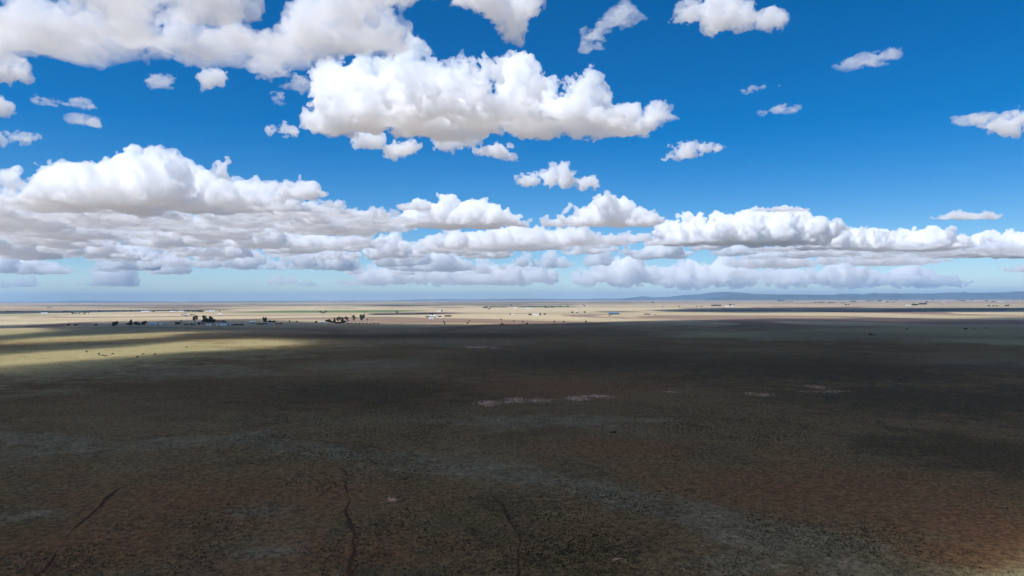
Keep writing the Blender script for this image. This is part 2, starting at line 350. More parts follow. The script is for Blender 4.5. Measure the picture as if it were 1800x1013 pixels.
# ------------------------------------------------------------------ terrain
n1, n2, n3, n4, n5 = Noise2(4200, 1), Noise2(760, 2), Noise2(170, 3), Noise2(38, 4), Noise2(5, 5, 128)
def hgt(x, y):
    x = np.asarray(x, float); y = np.asarray(y, float); r = np.hypot(x, y)
    near = np.clip(1 - r / 1400, 0, 1)
    return 2.0 * n1(x, y) * np.clip(r / 6000, .1, 1) + 1.5 * n2(x, y) * np.clip(1.3 - r / 4500, .15, 1) + .8 * n3(x, y) * np.clip(1 - r / 2200, .1, 1) + .22 * n4(x, y) * near
def hz(x, y): return float(hgt(x, y))
rr = [18.0]
while rr[-1] < 74000: rr.append(rr[-1] * 1.0064)
rr = np.array(rr)
fr = np.linspace(-48, 48, 780); bk = np.linspace(48, 312, 110)[1:-1]
an = np.radians(np.concatenate([fr, bk])); na = len(an); nr = len(rr)
A, Rr = np.meshgrid(an, rr, indexing='xy'); X = Rr * np.sin(A); Y = Rr * np.cos(A)
Z = hgt(X, Y) + np.where(Rr < 420, .07 * n5(X, Y), 0)
V = np.stack([X, Y, Z], -1).reshape(-1, 3); V = np.concatenate([V, [[0, 0, float(hgt(0, 0))]]])
i, j = np.meshgrid(np.arange(nr - 1), np.arange(na), indexing='ij'); j2 = (j + 1) % na
Q = np.stack([i*na + j, (i+1)*na + j, (i+1)*na + j2, i*na + j2], -1).reshape(-1, 4)[:, ::-1]
cap = np.array([[len(V)-1, b, (b+1) % na, (b+1) % na] for b in range(na)])

def ell(px, py, rx, ry):                 # patch on the ground: centre and half axes in metres
    x, y = ground(px, py); return x, y, rx * y / F, max(ry * y * y / (CAMH * F), 1)
def patches(lst):
    o = np.zeros(len(V))
    for p in lst:
        x, y, a, b = ell(*p); q = ((V[:, 0]-x)/a)**2 + ((V[:, 1]-y)/b)**2; o = np.maximum(o, np.exp(-q))
    return o
def along(pts, wd):
    P = gp(pts); o = np.full(len(V), 1e9)
    for (x1, y1), (x2, y2) in zip(P[:-1], P[1:]):
        ex, ey = x2-x1, y2-y1; t = np.clip(((V[:, 0]-x1)*ex + (V[:, 1]-y1)*ey)/(ex*ex+ey*ey), 0, 1)
        o = np.minimum(o, np.hypot(V[:, 0]-x1-t*ex, V[:, 1]-y1-t*ey))
    return np.exp(-(o / wd)**2)
bare = patches([(860, 709, 40, 9), (905, 704, 34, 8), (950, 703, 30, 6), (1010, 701, 42, 8), (1050, 697, 26, 6), (1335, 694, 30, 5), (1440, 683, 22, 5), (840, 609, 40, 3), (870, 611, 20, 2),
                (690, 882, 20, 4), (1040, 697, 60, 3), (1235, 964, 14, 3), (1090, 987, 16, 4), (1450, 690, 50, 3), (1180, 689, 20, 2)])
sage = np.maximum(along([(-80, 760), (200, 790), (420, 770), (560, 795), (740, 818), (900, 834), (1080, 872), (1300, 935), (1480, 985), (1560, 1020)], 13) * 1.15,
                  patches([(120, 790, 190, 26), (560, 800, 120, 12), (260, 655, 260, 14), (780, 600, 200, 8), (450, 900, 90, 16), (470, 975, 70, 14), (40, 910, 80, 18), (1500, 590, 300, 10), (1750, 640, 260, 18), (1000, 740, 260, 14), (640, 640, 200, 12), (1290, 1000, 130, 26)]))
rust = patches([(400, 880, 420, 60), (640, 980, 300, 70), (1450, 860, 500, 70), (1720, 920, 260, 80), (150, 960, 260, 70), (950, 680, 420, 22), (1100, 790, 220, 24), (1700, 980, 160, 50)])
sunlit_straw = patches([(1650, 583, 330, 13), (1320, 588, 200, 9), (1760, 600, 160, 10), (-60, 640, 480, 42), (220, 615, 330, 26), (0, 590, 420, 20), (450, 603, 120, 12), (1790, 1015, 140, 36)])  # sunlit strip, right band and corner: brighter light painted as paler grass
dark = patches([(1450, 650, 420, 40), (1650, 700, 360, 50), (1050, 630, 300, 25), (650, 690, 300, 30), (1750, 800, 260, 60), (700, 590, 380, 6)])
green = np.where((np.abs(V[:, 0] + 760) < 420) & (np.abs(V[:, 1] - 3000) < 420), 1., 0.)
x0, y0 = ground(590, 547.3); green = np.exp(-(((V[:, 0]-x0)/(150*y0/F))**8)) * np.exp(-(((V[:, 1]-y0)/(2.3*y0*y0/(CAMH*F)))**8))
x0, y0 = ground(960, 539.4); green = np.maximum(green, np.exp(-(((V[:, 0]-x0)/(50*y0/F))**8)) * np.exp(-(((V[:, 1]-y0)/(1.*y0*y0/(CAMH*F)))**8)))

gm, nt, b = nodes('prairie ground'); N = nt.nodes; L = nt.links
geo = N.new('ShaderNodeNewGeometry')
def mapped(sx, sy, sz=1):
    m = N.new('ShaderNodeMapping'); m.inputs['Scale'].default_value = (sx, sy, sz); L.new(geo.outputs['Position'], m.inputs['Vector']); return m.outputs[0]
def noise(vec, det=6, rough=.6, dist=0):
    n = N.new('ShaderNodeTexNoise'); n.inputs['Scale'].default_value = 1; n.inputs['Detail'].default_value = det; n.inputs['Roughness'].default_value = rough; n.inputs['Distortion'].default_value = dist
    L.new(vec, n.inputs['Vector']); return n.outputs['Fac']
def math_(op, a, c=None, clamp=False):
    m = N.new('ShaderNodeMath'); m.operation = op; m.use_clamp = clamp
    for k, v in ((0, a), (1, c)):
        if v is None: continue
        if isinstance(v, (int, float)): m.inputs[k].default_value = v
        else: L.new(v, m.inputs[k])
    return m.outputs[0]
def ramp(v, a, c):
    m = N.new('ShaderNodeMapRange'); m.interpolation_type = 'SMOOTHSTEP'; m.inputs['From Min'].default_value = a; m.inputs['From Max'].default_value = c
    L.new(v, m.inputs['Value']); return m.outputs[0]
def mix(f, a, c, mode='MIX'):
    m = N.new('ShaderNodeMix'); m.data_type = 'RGBA'; m.blend_type = mode
    if isinstance(f, (int, float)): m.inputs[0].default_value = f
    else: L.new(f, m.inputs[0])
    for k, v in ((6, a), (7, c)):
        if isinstance(v, tuple): m.inputs[k].default_value = (*v, 1)
        else: L.new(v, m.inputs[k])
    return m.outputs[2]
def attr(n):
    a = N.new('ShaderNodeAttribute'); a.attribute_name = n; return a.outputs['Fac']
nA = noise(mapped(1/420, 1/260)); nB = noise(mapped(1/60, 1/45)); nC = noise(mapped(1/9, 1/9)); nD = noise(mapped(1/1.3, 1/1.3), 4, .7); nE = noise(mapped(1/.35, 1/.35), 3, .7)
ln = N.new('ShaderNodeVectorMath'); ln.operation = 'LENGTH'; L.new(geo.outputs['Position'], ln.inputs[0]); dist = ln.outputs['Value']
col = mix(ramp(nA, .38, .62), (.132, .082, .034), (.180, .114, .050))
col = mix(math_('MULTIPLY', ramp(noise(mapped(1/26, 1/22, 4), 5, .6), .52, .68), .55), col, (.095, .066, .030))
col = mix(math_('MULTIPLY', ramp(nB, .48, .64), .7), col, (.185, .132, .064))
fld = noise(mapped(1/1900, 1/700), 4, .55); fl2 = noise(mapped(1/3600, 1/1200, 3), 4, .55)
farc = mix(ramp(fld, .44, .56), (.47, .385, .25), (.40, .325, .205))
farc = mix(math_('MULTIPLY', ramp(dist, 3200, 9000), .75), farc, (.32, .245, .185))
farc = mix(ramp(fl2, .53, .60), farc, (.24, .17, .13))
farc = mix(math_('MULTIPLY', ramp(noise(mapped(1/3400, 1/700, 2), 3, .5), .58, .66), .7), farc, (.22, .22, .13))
col = mix(ramp(dist, 850, 1900), col, farc)  # near colour darkened for cloud shade, far colour paled for sun: light painted in
bump_break = math_('ADD', math_('MULTIPLY', nC, .8), math_('MULTIPLY', nB, .7))
def zone(name, lo_, hi_):
    return ramp(math_('ADD', attr(name), math_('MULTIPLY', math_('SUBTRACT', bump_break, .75), 1.9)), lo_, hi_)
col = mix(zone('sunlit_straw', .25, 1.0), col, (.285, .245, .122))
col = mix(math_('MULTIPLY', zone('rust', .35, 1.1), .85), col, (.190, .094, .040))
col = mix(math_('MULTIPLY', zone('sage', .3, 1.05), .85), col, mix(ramp(nC, .35, .65), (.150, .118, .064), (.225, .178, .104)))
col = mix(math_('MULTIPLY', zone('dark', .25, 1.0), .8), col, (.070, .050, .024))
col = mix(attr('green'), col, (.125, .165, .075))
speck = math_('MULTIPLY', math_('ADD', math_('MULTIPLY', ramp(nD, .3, .72), 1.0), math_('MULTIPLY', ramp(nE, .3, .7), .6)), 1.0)
spk = mix(1.0, col, (1, 1, 1), 'MULTIPLY')
vm = N.new('ShaderNodeVectorMath'); vm.operation = 'SCALE'; L.new(spk, vm.inputs[0]); L.new(math_('ADD', math_('MULTIPLY', speck, .95), .28), vm.inputs['Scale'])
col = vm.outputs[0]
col = mix(math_('MULTIPLY', ramp(math_('ADD', attr('bare'), math_('MULTIPLY', math_('SUBTRACT', math_('ADD', math_('MULTIPLY', nD, 1.6), math_('MULTIPLY', nC, 1.2)), 1.5), 2.0)), .55, .95), .9), col, (.62, .36, .25))
L.new(col, b.inputs['Base Color']); b.inputs['Roughness'].default_value = 1; b.inputs['Specular IOR Level'].default_value = .03
bp = N.new('ShaderNodeBump'); bp.inputs['Strength'].default_value = .6; bp.inputs['Distance'].default_value = .25
L.new(math_('ADD', nD, math_('MULTIPLY', nE, .5)), bp.inputs['Height']); L.new(bp.outputs[0], b.inputs['Normal'])
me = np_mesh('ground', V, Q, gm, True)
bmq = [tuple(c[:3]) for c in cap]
for nm, arr in (('bare', bare), ('sage', sage), ('rust', rust), ('dark', dark), ('green', green), ('sunlit_straw', sunlit_straw)):
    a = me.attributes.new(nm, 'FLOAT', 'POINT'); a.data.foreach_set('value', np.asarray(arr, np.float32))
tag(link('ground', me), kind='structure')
# the round piece of ground straight below the camera
cm = bpy.data.meshes.new('ground_below'); cm.from_pydata([tuple(v) for v in V[:na]] + [tuple(V[-1])], [], [(na, (k+1) % na, k) for k in range(na)]); cm.materials.append(gm)
for nm in ('bare', 'sage', 'rust', 'dark', 'green', 'sunlit_straw'): cm.attributes.new(nm, 'FLOAT', 'POINT')
tag(link('ground', cm), kind='structure')

# worn trails
soil = surf('trail soil', (.075, .036, .018), .95, .35, .6); TRAILS = []
def trail(pts, wd, seed, gap=.0):
    r = random.Random(seed); P = [Vector(p) for p in gp(pts)]; vs = []; fs = []; q = []
    for a, c in zip(P[:-1], P[1:]):
        m = max(int((c - a).length / .8), 1)
        q += [a.lerp(c, k / m) for k in range(m)]
    TRAILS.append(np.array([tuple(p) for p in q])); nw = Noise2(7, seed); nj = Noise2(2.2, seed + 3); nk = Noise2(26, seed + 1); s = 0
    for k, p in enumerate(q[:-1]):
        t = (q[k+1] - p).normalized(); nrm = Vector((-t.y, t.x)); s += (q[k+1] - p).length
        off = float(nw(s, 3)) * .8 + float(nk(s, 9)) * 2.6 + float(nj(s, 5)) * .2; ww = wd * .54 * (1 + .7 * float(nw(s, 40)) + .25 * float(nj(s, 30)))
        if float(nk(s, 60)) < gap - 1: ww = .03
        ww = max(ww, .05)
        for e in (-1, -.45, .45, 1):
            c = p + nrm * (off + e * ww * .5 * (1 + .35 * r.uniform(-1, 1)))
            vs.append((c.x, c.y, hz(c.x, c.y) + (.17 if abs(e) == 1 else .13)))
        if k:
            o = 4 * (k - 1)
            for u in range(3): fs.append((o+u, o+4+u, o+5+u, o+1+u))
    m = bpy.data.meshes.new('cattle_trail'); m.from_pydata(vs, [], fs); m.materials.append(soil)
    return tag(link('cattle_trail', m), kind='structure')
trail([(60, 1022), (95, 985), (120, 945), (150, 905), (165, 885), (200, 862), (228, 848), (262, 835), (285, 815)], 1.05, 1, .55)
trail([(612, 1025), (614, 980), (618, 930), (618, 900), (608, 865), (594, 845), (580, 826)], 1.15, 2, .3)
trail([(914, 1025), (908, 975), (900, 940), (884, 905), (866, 880), (852, 868)], .75, 3, .5)
trail([(300, 752), (370, 760), (440, 770), (530, 776), (620, 785), (690, 798), (760, 820)], .6, 4, .6)
trail([(-20, 740), (40, 743), (100, 743)], .9, 5, .3)
trail([(250, 687), (300, 682), (370, 678), (440, 668)], .9, 6, .5)
trail([(232, 640), (248, 655), (262, 668), (258, 672)], .7, 8, .6)

def road(pts, wd, mat):
    P = [Vector(p) for p in gp(pts)]; vs = []; fs = []; q = []
    for a, c in zip(P[:-1], P[1:]):
        m = max(int((c - a).length / 12), 1); q += [a.lerp(c, k / m) for k in range(m)]
    q.append(P[-1])
    for k, p in enumerate(q):
        t = (q[min(k + 1, len(q) - 1)] - q[max(k - 1, 0)]).normalized(); nrm = Vector((-t.y, t.x))
        for e in (-1, 0, 1):
            c = p + nrm * e * wd * .5; vs.append((c.x, c.y, hz(c.x, c.y) + .16 + .05 * (e == 0)))
        if k: fs += [(3*k-3, 3*k, 3*k+1, 3*k-2), (3*k-2, 3*k+1, 3*k+2, 3*k-1)]
    m = bpy.data.meshes.new('dirt_road'); m.from_pydata(vs, [], fs); m.materials.append(mat)
    return tag(link('dirt_road', m), kind='structure')
gravel = surf('road gravel', (.42, .36, .28), .95, .3, .4)
road([(1440, 570.5), (1500, 572.3), (1560, 574), (1640, 575.6), (1720, 576.2), (1860, 575.6)], 7, gravel)
road([(-60, 584.5), (40, 581.5), (110, 578), (200, 575.6), (300, 573.4), (420, 572.8), (520, 570.6), (640, 570.4), (760, 571.5)], 5, gravel)
road([(-60, 562), (200, 557.5), (420, 553.5), (640, 556), (900, 558.5), (1100, 556.5), (1400, 552.8), (1860, 551)], 8, gravel)

# grass tufts on the near slope
gr, nt, b = nodes('dry grass'); N = nt.nodes; L = nt.links
ta = N.new('ShaderNodeAttribute'); ta.attribute_name = 'tone'; tr_ = N.new('ShaderNodeValToRGB'); el_ = tr_.color_ramp.elements
el_[0].color = (.085, .058, .028, 1); el_[1].color = (.30, .24, .13, 1); e3 = el_.new(.45); e3.color = (.15, .10, .046, 1); e4 = el_.new(.75); e4.color = (.19, .145, .070, 1)
L.new(ta.outputs['Fac'], tr_.inputs['Fac']); L.new(tr_.outputs['Color'], b.inputs['Base Color']); b.inputs['Roughness'].default_value = .9; b.inputs['Specular IOR Level'].default_value = .1
nt_ = 210000; u = rng0.random(nt_); rad = np.exp(np.log(95) + u * (np.log(480) - np.log(95))); aa = np.radians(rng0.uniform(-44, 44, nt_))
tx, ty = rad * np.sin(aa), rad * np.cos(aa); keep = (n4(tx, ty) + .8 * Noise2(12, 8)(tx, ty) + .6 * Noise2(90, 9)(tx, ty) + rng0.normal(0, .45, nt_)) > .05
for T in TRAILS:
    T = T[::2]; T = T[(np.hypot(T[:, 0], T[:, 1]) < 500)]
    for p in T: keep &= np.hypot(tx - p[0], ty - p[1]) > 1.0
tx, ty, rad = tx[keep], ty[keep], rad[keep]; tz = hgt(tx, ty); m_ = len(tx); vs = []; size = rng0.uniform(.07, .20, m_) * (1 + (rng0.random(m_) > .97) * .8)
tone = np.clip(.56 + .28 * Noise2(9, 21)(tx, ty) + rng0.normal(0, .24, m_), 0, 1)
for k in range(3):
    a0 = rng0.uniform(0, 6.28, m_); dx, dy = np.cos(a0) * size, np.sin(a0) * size; lean = rng0.uniform(-.9, .9, (2, m_)) * size
    vs.append(np.stack([np.stack([tx - dx*.6, ty - dy*.6, tz - .03], -1), np.stack([tx + dx*.6, ty + dy*.6, tz - .03], -1), np.stack([tx + dx + lean[0], ty + dy + lean[1], tz + size*.8], -1), np.stack([tx - dx + lean[0], ty - dy + lean[1], tz + size*.65], -1)], 1))
vs = np.concatenate(vs).reshape(-1, 3)
gme = np_mesh('grass', vs, np.arange(len(vs)).reshape(-1, 4), gr); a = gme.attributes.new('tone', 'FLOAT', 'POINT'); a.data.foreach_set('value', np.tile(np.repeat(tone, 4), 3).astype(np.float32))
tag(link('grass', gme), kind='stuff')

# ------------------------------------------------------------------ far hills and mesas
hm = surf('far scrub slopes', (.034, .048, .052), .95, .7, .0022)
def ridge(name, prof, Yd, depth, mat, seed, rough=.12, foot=0.0):
    xs = np.linspace(prof[0][0], prof[-1][0], 260); tops = np.interp(xs, [p[0] for p in prof], [p[1] for p in prof])
    nn, n_s = Noise2(9, seed), Noise2(30, seed + 5); vs = []; K = [0, .25, .4, .5, .56, .62, .8, 1.3, 2.2]; Hs = [0, .16, .3, .45, .9, 1.0, 1.0, .6, 0]
    for x, yt in zip(xs, tops):
        zt = max(at(x, yt, Yd)[2], 3)
        for k, h in zip(K, Hs):
            yy = Yd + (k - .56) * depth * (1 + .35 * float(n_s(x, k * 40))) ; zz = zt * h * (1 + (rough * float(nn(x, k * 20)) if 0 < h < 1 else 0))
            X_ = at(x, yt, Yd)[0] * yy / Yd; vs.append((X_, yy, zz - 2 * (h == 0)))
    nk = len(K); fs = [(a*nk+c, (a+1)*nk+c, (a+1)*nk+c+1, a*nk+c+1) for a in range(len(xs)-1) for c in range(nk-1)]
    m = bpy.data.meshes.new(name); m.from_pydata(vs, [], fs); m.materials.append(mat)
    m.polygons.foreach_set('use_smooth', [True] * len(fs))
    return tag(link(name, m), kind='structure')
ridge('mesa', [(1240, 525), (1262, 523.5), (1275, 519.5), (1285, 518), (1330, 517.3), (1470, 518.2), (1475, 516.6), (1510, 516.4), (1515, 517.8), (1530, 515.8), (1600, 516), (1640, 516), (1670, 514.2), (1720, 514.8), (1770, 514), (1785, 512.5), (1850, 513.5), (2000, 514)], 25500, 2200, hm, 2)
ridge('mountain', [(1085, 526), (1110, 523.5), (1130, 520.8), (1150, 522.8), (1180, 521.5), (1205, 518.5), (1230, 517.4), (1252, 514), (1275, 513), (1300, 514.2), (1330, 517), (1400, 520)], 36000, 5000, hm, 9, .08)
ridge('hills', [(700, 528), (740, 526.6), (785, 525.4), (830, 526.8), (870, 525.8), (930, 525.3), (1000, 526), (1060, 525), (1120, 525.6)], 43000, 5000, hm, 13, .05)
ridge('hills', [(-300, 529.8), (-100, 530.0), (60, 530.2), (160, 528.8), (240, 529.5), (330, 530), (420, 529.2), (520, 529), (640, 528.6), (720, 527.8)], 46000, 5000, hm, 14, .05)

# ------------------------------------------------------------------ trees and shrubs
bark = surf('bark', (.09, .07, .055), .9)
LEAF = {'dark': surf('dark leaves', (.050, .062, .030), .8, .5, 1.2), 'green': surf('green leaves', (.060, .075, .034), .8, .45, 1.2), 'olive': surf('olive leaves', (.13, .13, .075), .8, .4, 1.2), 'brown': surf('brown leaves', (.11, .085, .05), .8, .4, 1.2)}
def tube(P, R, n=6):
    vs = []; fs = []
    for k, (p, r) in enumerate(zip(P, R)):
        d = (Vector(P[min(k+1, len(P)-1)]) - Vector(P[max(k-1, 0)])).normalized(); q = d.to_track_quat('Z', 'Y')
        for a in range(n): vs.append(tuple(Vector(p) + q @ Vector((math.cos(a*6.283/n)*r, math.sin(a*6.283/n)*r, 0))))
        if k:
            for a in range(n): fs.append(((k-1)*n+a, (k-1)*n+(a+1) % n, k*n+(a+1) % n, k*n+a))
    fs.append(tuple(range(len(vs)-n, len(vs)))); return vs, fs
def join(parts):
    V_, F_ = [], []
    for v, f in parts:
        o = len(V_); V_ += v; F_ += [tuple(i + o for i in q) for q in f]
    return V_, F_
def pmesh(name, vf, mat):
    m = bpy.data.meshes.new(name); m.from_pydata(vf[0], [], vf[1]); m.materials.append(mat); m.update(); return m
def tree_proto(kind, seed):
    r = random.Random(seed); H = 1.0                      # unit height, scaled when placed
    cl = []
    if kind == 'round':   blobs = [((r.uniform(-.26, .26), r.uniform(-.26, .26), r.uniform(.38, .78)), r.uniform(.16, .26)) for _ in range(9)]; n, ls, th = 900, .055, .22
    elif kind == 'tall':  blobs = [((r.uniform(-.08, .08), r.uniform(-.08, .08), z), .20 * (1.05 - z) + .05) for z in np.linspace(.18, .95, 10)]; n, ls, th = 800, .05, .15
    elif kind == 'open':  blobs = [((r.uniform(-.3, .3), r.uniform(-.3, .3), r.uniform(.45, .88)), r.uniform(.09, .17)) for _ in range(9)]; n, ls, th = 420, .05, .4
    elif kind == 'spread': blobs = [((r.uniform(-.5, .5), r.uniform(-.4, .4), r.uniform(.4, .72)), r.uniform(.16, .27)) for _ in range(11)]; n, ls, th = 800, .06, .2
    else:                 blobs = [((r.uniform(-.45, .45), r.uniform(-.45, .45), r.uniform(.2, .6)), r.uniform(.22, .4)) for _ in range(7)]; n, ls, th = 420, .11, .05
    vs = []; fs = []
    for k in range(n):
        c, rad = r.choice(blobs); d = Vector((r.gauss(0, 1), r.gauss(0, 1), r.gauss(0, 1))).normalized() * rad * r.uniform(.35, 1.08) ** .5
        p = Vector(c) + d; p.z = max(p.z, .04); q = Euler((r.uniform(0, 6.28), r.uniform(0, 6.28), r.uniform(0, 6.28))).to_quaternion(); s = ls * r.uniform(.6, 1.4); o = len(vs)
        for a, e in ((-1, -.6), (1, -.8), (.8, .9), (-.7, .8)): vs.append(tuple(p + q @ Vector((a * s, e * s, .25 * s * a * e))))
        fs.append((o, o+1, o+2, o+3))
    tr = [tube([(0, 0, -.02), (.01, 0, th), (.0, .01, .55)], [.035, .028, .016])]
    for c, rad in blobs[:6]: tr.append(tube([(.005, 0, th * .8), (c[0]*.5, c[1]*.5, (th + c[2]) * .5), c], [.018, .013, .006], 5))
    return (vs, fs), join(tr)
PROTO = {}
for kd in ('round', 'tall', 'open', 'spread', 'bush'):
    for v in range(2):
        cr, tk = tree_proto(kd, 50 + v * 7 + len(kd)); PROTO[kd, v] = (cr, pmesh('trunk', tk, bark))
CM = {}
def tree(px, py, hpx, kind, leaf, label, wide=1.0, name=None, group=None, cat=None, v=None):
    x, y = ground(px, py); z = hz(x, y); x, y = ground(px, py, z); z = hz(x, y)
    v = random.randrange(2) if v is None else v
    if (kind, v, leaf) not in CM: CM[kind, v, leaf] = pmesh('crown', PROTO[kind, v][0], LEAF[leaf])
    e = bpy.data.objects.new(name or ('bush' if kind == 'bush' else 'tree'), None); COL.objects.link(e)
    h = hpx * (1.06 if 554 < py < 580 else 1.0) * y / F / (.98 if kind == 'tall' else .9); e.location = (x, y, z - .02 * h); e.rotation_euler = (0, 0, random.uniform(0, 6.28)); e.scale = (h * wide, h * wide, h)
    tag(e, label, cat or ('bush' if kind == 'bush' else 'tree'), group)
    link('crown' if kind != 'bush' else 'foliage', CM[kind, v, leaf], e); link('trunk' if kind != 'bush' else 'stem', PROTO[kind, v][1], e)
    return e

# ------------------------------------------------------------------ buildings
MT = {'white': surf('white siding', (.82, .82, .80), .6, .1), 'grey': surf('grey siding', (.34, .34, .36), .7, .12), 'lav': surf('pale lilac metal', (.56, .54, .60), .6, .1), 'red': surf('rust red roofing', (.28, .12, .10), .6, .2),
      'blue': surf('blue metal', (.12, .18, .27), .5, .12), 'paleblue': surf('pale blue metal', (.55, .66, .76), .5, .1), 'roofw': surf('white roof sheeting', (.84, .85, .85), .45, .06), 'brown': surf('brown boards', (.15, .10, .07), .8, .2),
      'tan': surf('tan stucco', (.42, .34, .26), .8, .1), 'glass': surf('dark window glass', (.03, .035, .04), .15, .1), 'door': surf('dark doorway', (.05, .06, .07), .6, .1), 'dgrey': surf('dark shingle', (.10, .10, .11), .8, .2), 'post': surf('weathered post', (.16, .13, .11), .9, .2)}
def box(x0, x1, y0, y1, z0, z1):
    v = [(x0, y0, z0), (x1, y0, z0), (x1, y1, z0), (x0, y1, z0), (x0, y0, z1), (x1, y0, z1), (x1, y1, z1), (x0, y1, z1)]
    return v, [(3, 2, 1, 0), (4, 5, 6, 7), (0, 1, 5, 4), (1, 2, 6, 5), (2, 3, 7, 6), (3, 0, 4, 7)]
def building(px, py, W, D, Hh, RH, rot, wall, roof, label, name='farm_house', cat='house', gable_door=False, win=2, chimney=False, porch=False):
    x, y = ground(px, py); z = hz(x, y); x, y = ground(px, py, z); z = hz(x, y)
    e = bpy.data.objects.new(name, None); COL.objects.link(e); e.location = (x, y + D * .3, z - .1); e.rotation_euler = (0, 0, rot + math.atan2(-x, y)); tag(e, label, cat)
    a, d = W / 2, D / 2                                    # ridge runs along x
    wv = [(-a, -d, 0), (a, -d, 0), (a, d, 0), (-a, d, 0), (-a, -d, Hh), (a, -d, Hh), (a, d, Hh), (-a, d, Hh), (-a, 0, Hh + RH), (a, 0, Hh + RH)]
    link('wall', pmesh('wall', (wv, [(0, 1, 5, 4), (2, 3, 7, 6), (1, 2, 6, 9, 5), (3, 0, 4, 8, 7)]), MT[wall]), e)
    ov, t = .45, .18; sl = RH / d; rv = []; rf = []
    for s in (-1, 1):
        o = len(rv)
        for (xx, yy) in ((-a - ov, s * (d + ov)), (a + ov, s * (d + ov)), (a + ov, 0), (-a - ov, 0)):
            zb = Hh + RH - sl * abs(yy) + .03; rv += [(xx, yy, zb), (xx, yy, zb + t)]
        q = [(0, 2, 4, 6), (7, 5, 3, 1), (0, 1, 3, 2), (2, 3, 5, 4), (6, 7, 1, 0)]
        rf += [tuple(i + o for i in (f if s < 0 else f[::-1])) for f in q]
    ro = link('roof', pmesh('roof', (rv, rf), MT[roof]), e)
    if chimney:
        link('chimney', pmesh('chimney', box(-a*.5-.4, -a*.5+.4, -.4, .4, Hh + RH - .5, Hh + RH + 1.0), MT['red']), ro)
    def opening(nm, x0, x1, z0, z1, mat):
        link(nm, pmesh(nm, box(x0, x1, -d - .06, -d - .004, z0, z1), MT[mat]), e)
    if gable_door:
        link('door', pmesh('door', box(a + .004, a + .08, -d*.32, d*.32, .05, Hh * .86), MT['door']), e)
        opening('door', -a*.55, -a*.55 + 2.6, .1, min(2.9, Hh*.8), 'door')
    else:
        opening('door', -.5, .5, .1, min(2.15, Hh*.86), 'door')
    for k in range(win):
        xx = -a + (k + .5) * W / win
        if abs(xx) < .9: xx += 1.7
        opening('window', xx - .6, xx + .6, Hh*.42, Hh*.42 + 1.0, 'glass')
    return e
R_ = math.radians
# farm under the shade edge, far left
building(268, 570.6, 15, 8, 2.8, 1.8, R_(6), 'white', 'paleblue', 'pale blue roofed farmhouse right of the three dark trees', chimney=True)
building(283, 570.4, 7, 4.5, 2.2, .9, R_(0), 'white', 'roofw', 'small white shed beside the pale blue farmhouse', 'shed', 'shed', win=0)
building(247, 571, 4, 3.5, 2.4, 1, R_(20), 'white', 'roofw', 'tiny white shed between dark trees', 'shed', 'shed', win=0)
tree(202.5, 575, 9, 'round', 'dark', 'lone dark round tree at the left end of the farmsteads', 1.0)
tree(230, 572, 9, 'tall', 'dark', 'tall dark pointed tree above a spreading one', 1.1)
tree(228, 572.4, 5, 'spread', 'dark', 'low spreading dark tree under the pointed tree', 1.3)
tree(239, 572.2, 6, 'round', 'dark', 'dark round tree left of the tiny white shed', 1.1)
tree(243.5, 572.8, 5, 'spread', 'dark', 'low dark tree touching the tiny white shed on its left', 1.0)
tree(253.5, 573, 8, 'round', 'dark', 'dark tree between the tiny shed and the pale blue farmhouse', .9)
tree(169, 572.5, 3, 'bush', 'dark', 'small dark bush right of an open paddock, left of the lone round tree', 1.0)
tree(120, 572.4, 2.6, 'bush', 'dark', 'dark bush, first of a pair on the shaded grass at left', 1.0)
tree(134, 572.6, 2.8, 'bush', 'dark', 'dark bush, second of a pair on the shaded grass at left', 1.0)
# big farm with the metal barn
building(391, 572.6, 24, 13, 5.0, 2.6, R_(-38), 'white', 'red', 'big metal barn with red roof and white-doored gable', 'barn', 'barn', True, 0)
building(383, 566.6, 15, 8, 3, 1.8, R_(4), 'tan', 'red', 'red roofed house behind the big metal barn', win=3)
building(356.5, 570.2, 9, 7, 2.8, 1.8, R_(10), 'grey', 'red', 'small house with reddish roof left of the dark tree mass')
building(366.5, 572.4, 8.5, 6, 1.6, 1.3, R_(0), 'white', 'roofw', 'low white shed in front of the dark tree mass', 'shed', 'shed', win=0)
building(348, 567.4, 6, 5, 2.4, 1, R_(-10), 'lav', 'roofw', 'pale hut behind the sparse tall tree', 'shed', 'shed', win=1)
tree(343, 568, 12, 'open', 'olive', 'tall sparse olive tree at the left of the barn farm', .75)
tree(358.5, 566, 11, 'open', 'olive', 'tall pale sparse tree rising behind the dark tree mass', .7)
tree(361, 569.6, 9, 'round', 'dark', 'dark tree at the left of the tree mass by the barn', 1.1)
tree(367, 569.8, 9.5, 'round', 'dark', 'dark tree in the middle of the tree mass by the barn', 1.1)
tree(373.5, 569.4, 8, 'round', 'dark', 'dark tree at the right of the tree mass by the barn', 1.1)
tree(370, 566.6, 10, 'open', 'brown', 'brown topped tree rising behind the tree mass by the barn', .9)
tree(394, 566.4, 3, 'bush', 'dark', 'dark bush between the red roofed house and the barn', 1.0)
for k, (px, py, h) in enumerate([(326, 571.4, 2.2), (330, 571.6, 2.6), (336.5, 571.5, 3), (341, 571.6, 2.4), (350.5, 571.2, 4.2)]):
    tree(px, py, h, 'bush', 'dark', 'low dark bush in the row left of the barn farm', 1.1, group='bushes along the yard left of the barn farm')
tree(308.5, 571, 4.6, 'tall', 'dark', 'narrow dark shrub standing left of the barn farm', 1.2)
tree(313.8, 570.6, 4.2, 'bush', 'dark', 'round dark bush beside the narrow shrub', .9)
tree(318, 565.6, 2.2, 'bush', 'dark', 'small far bush behind the narrow shrub', 1.1)
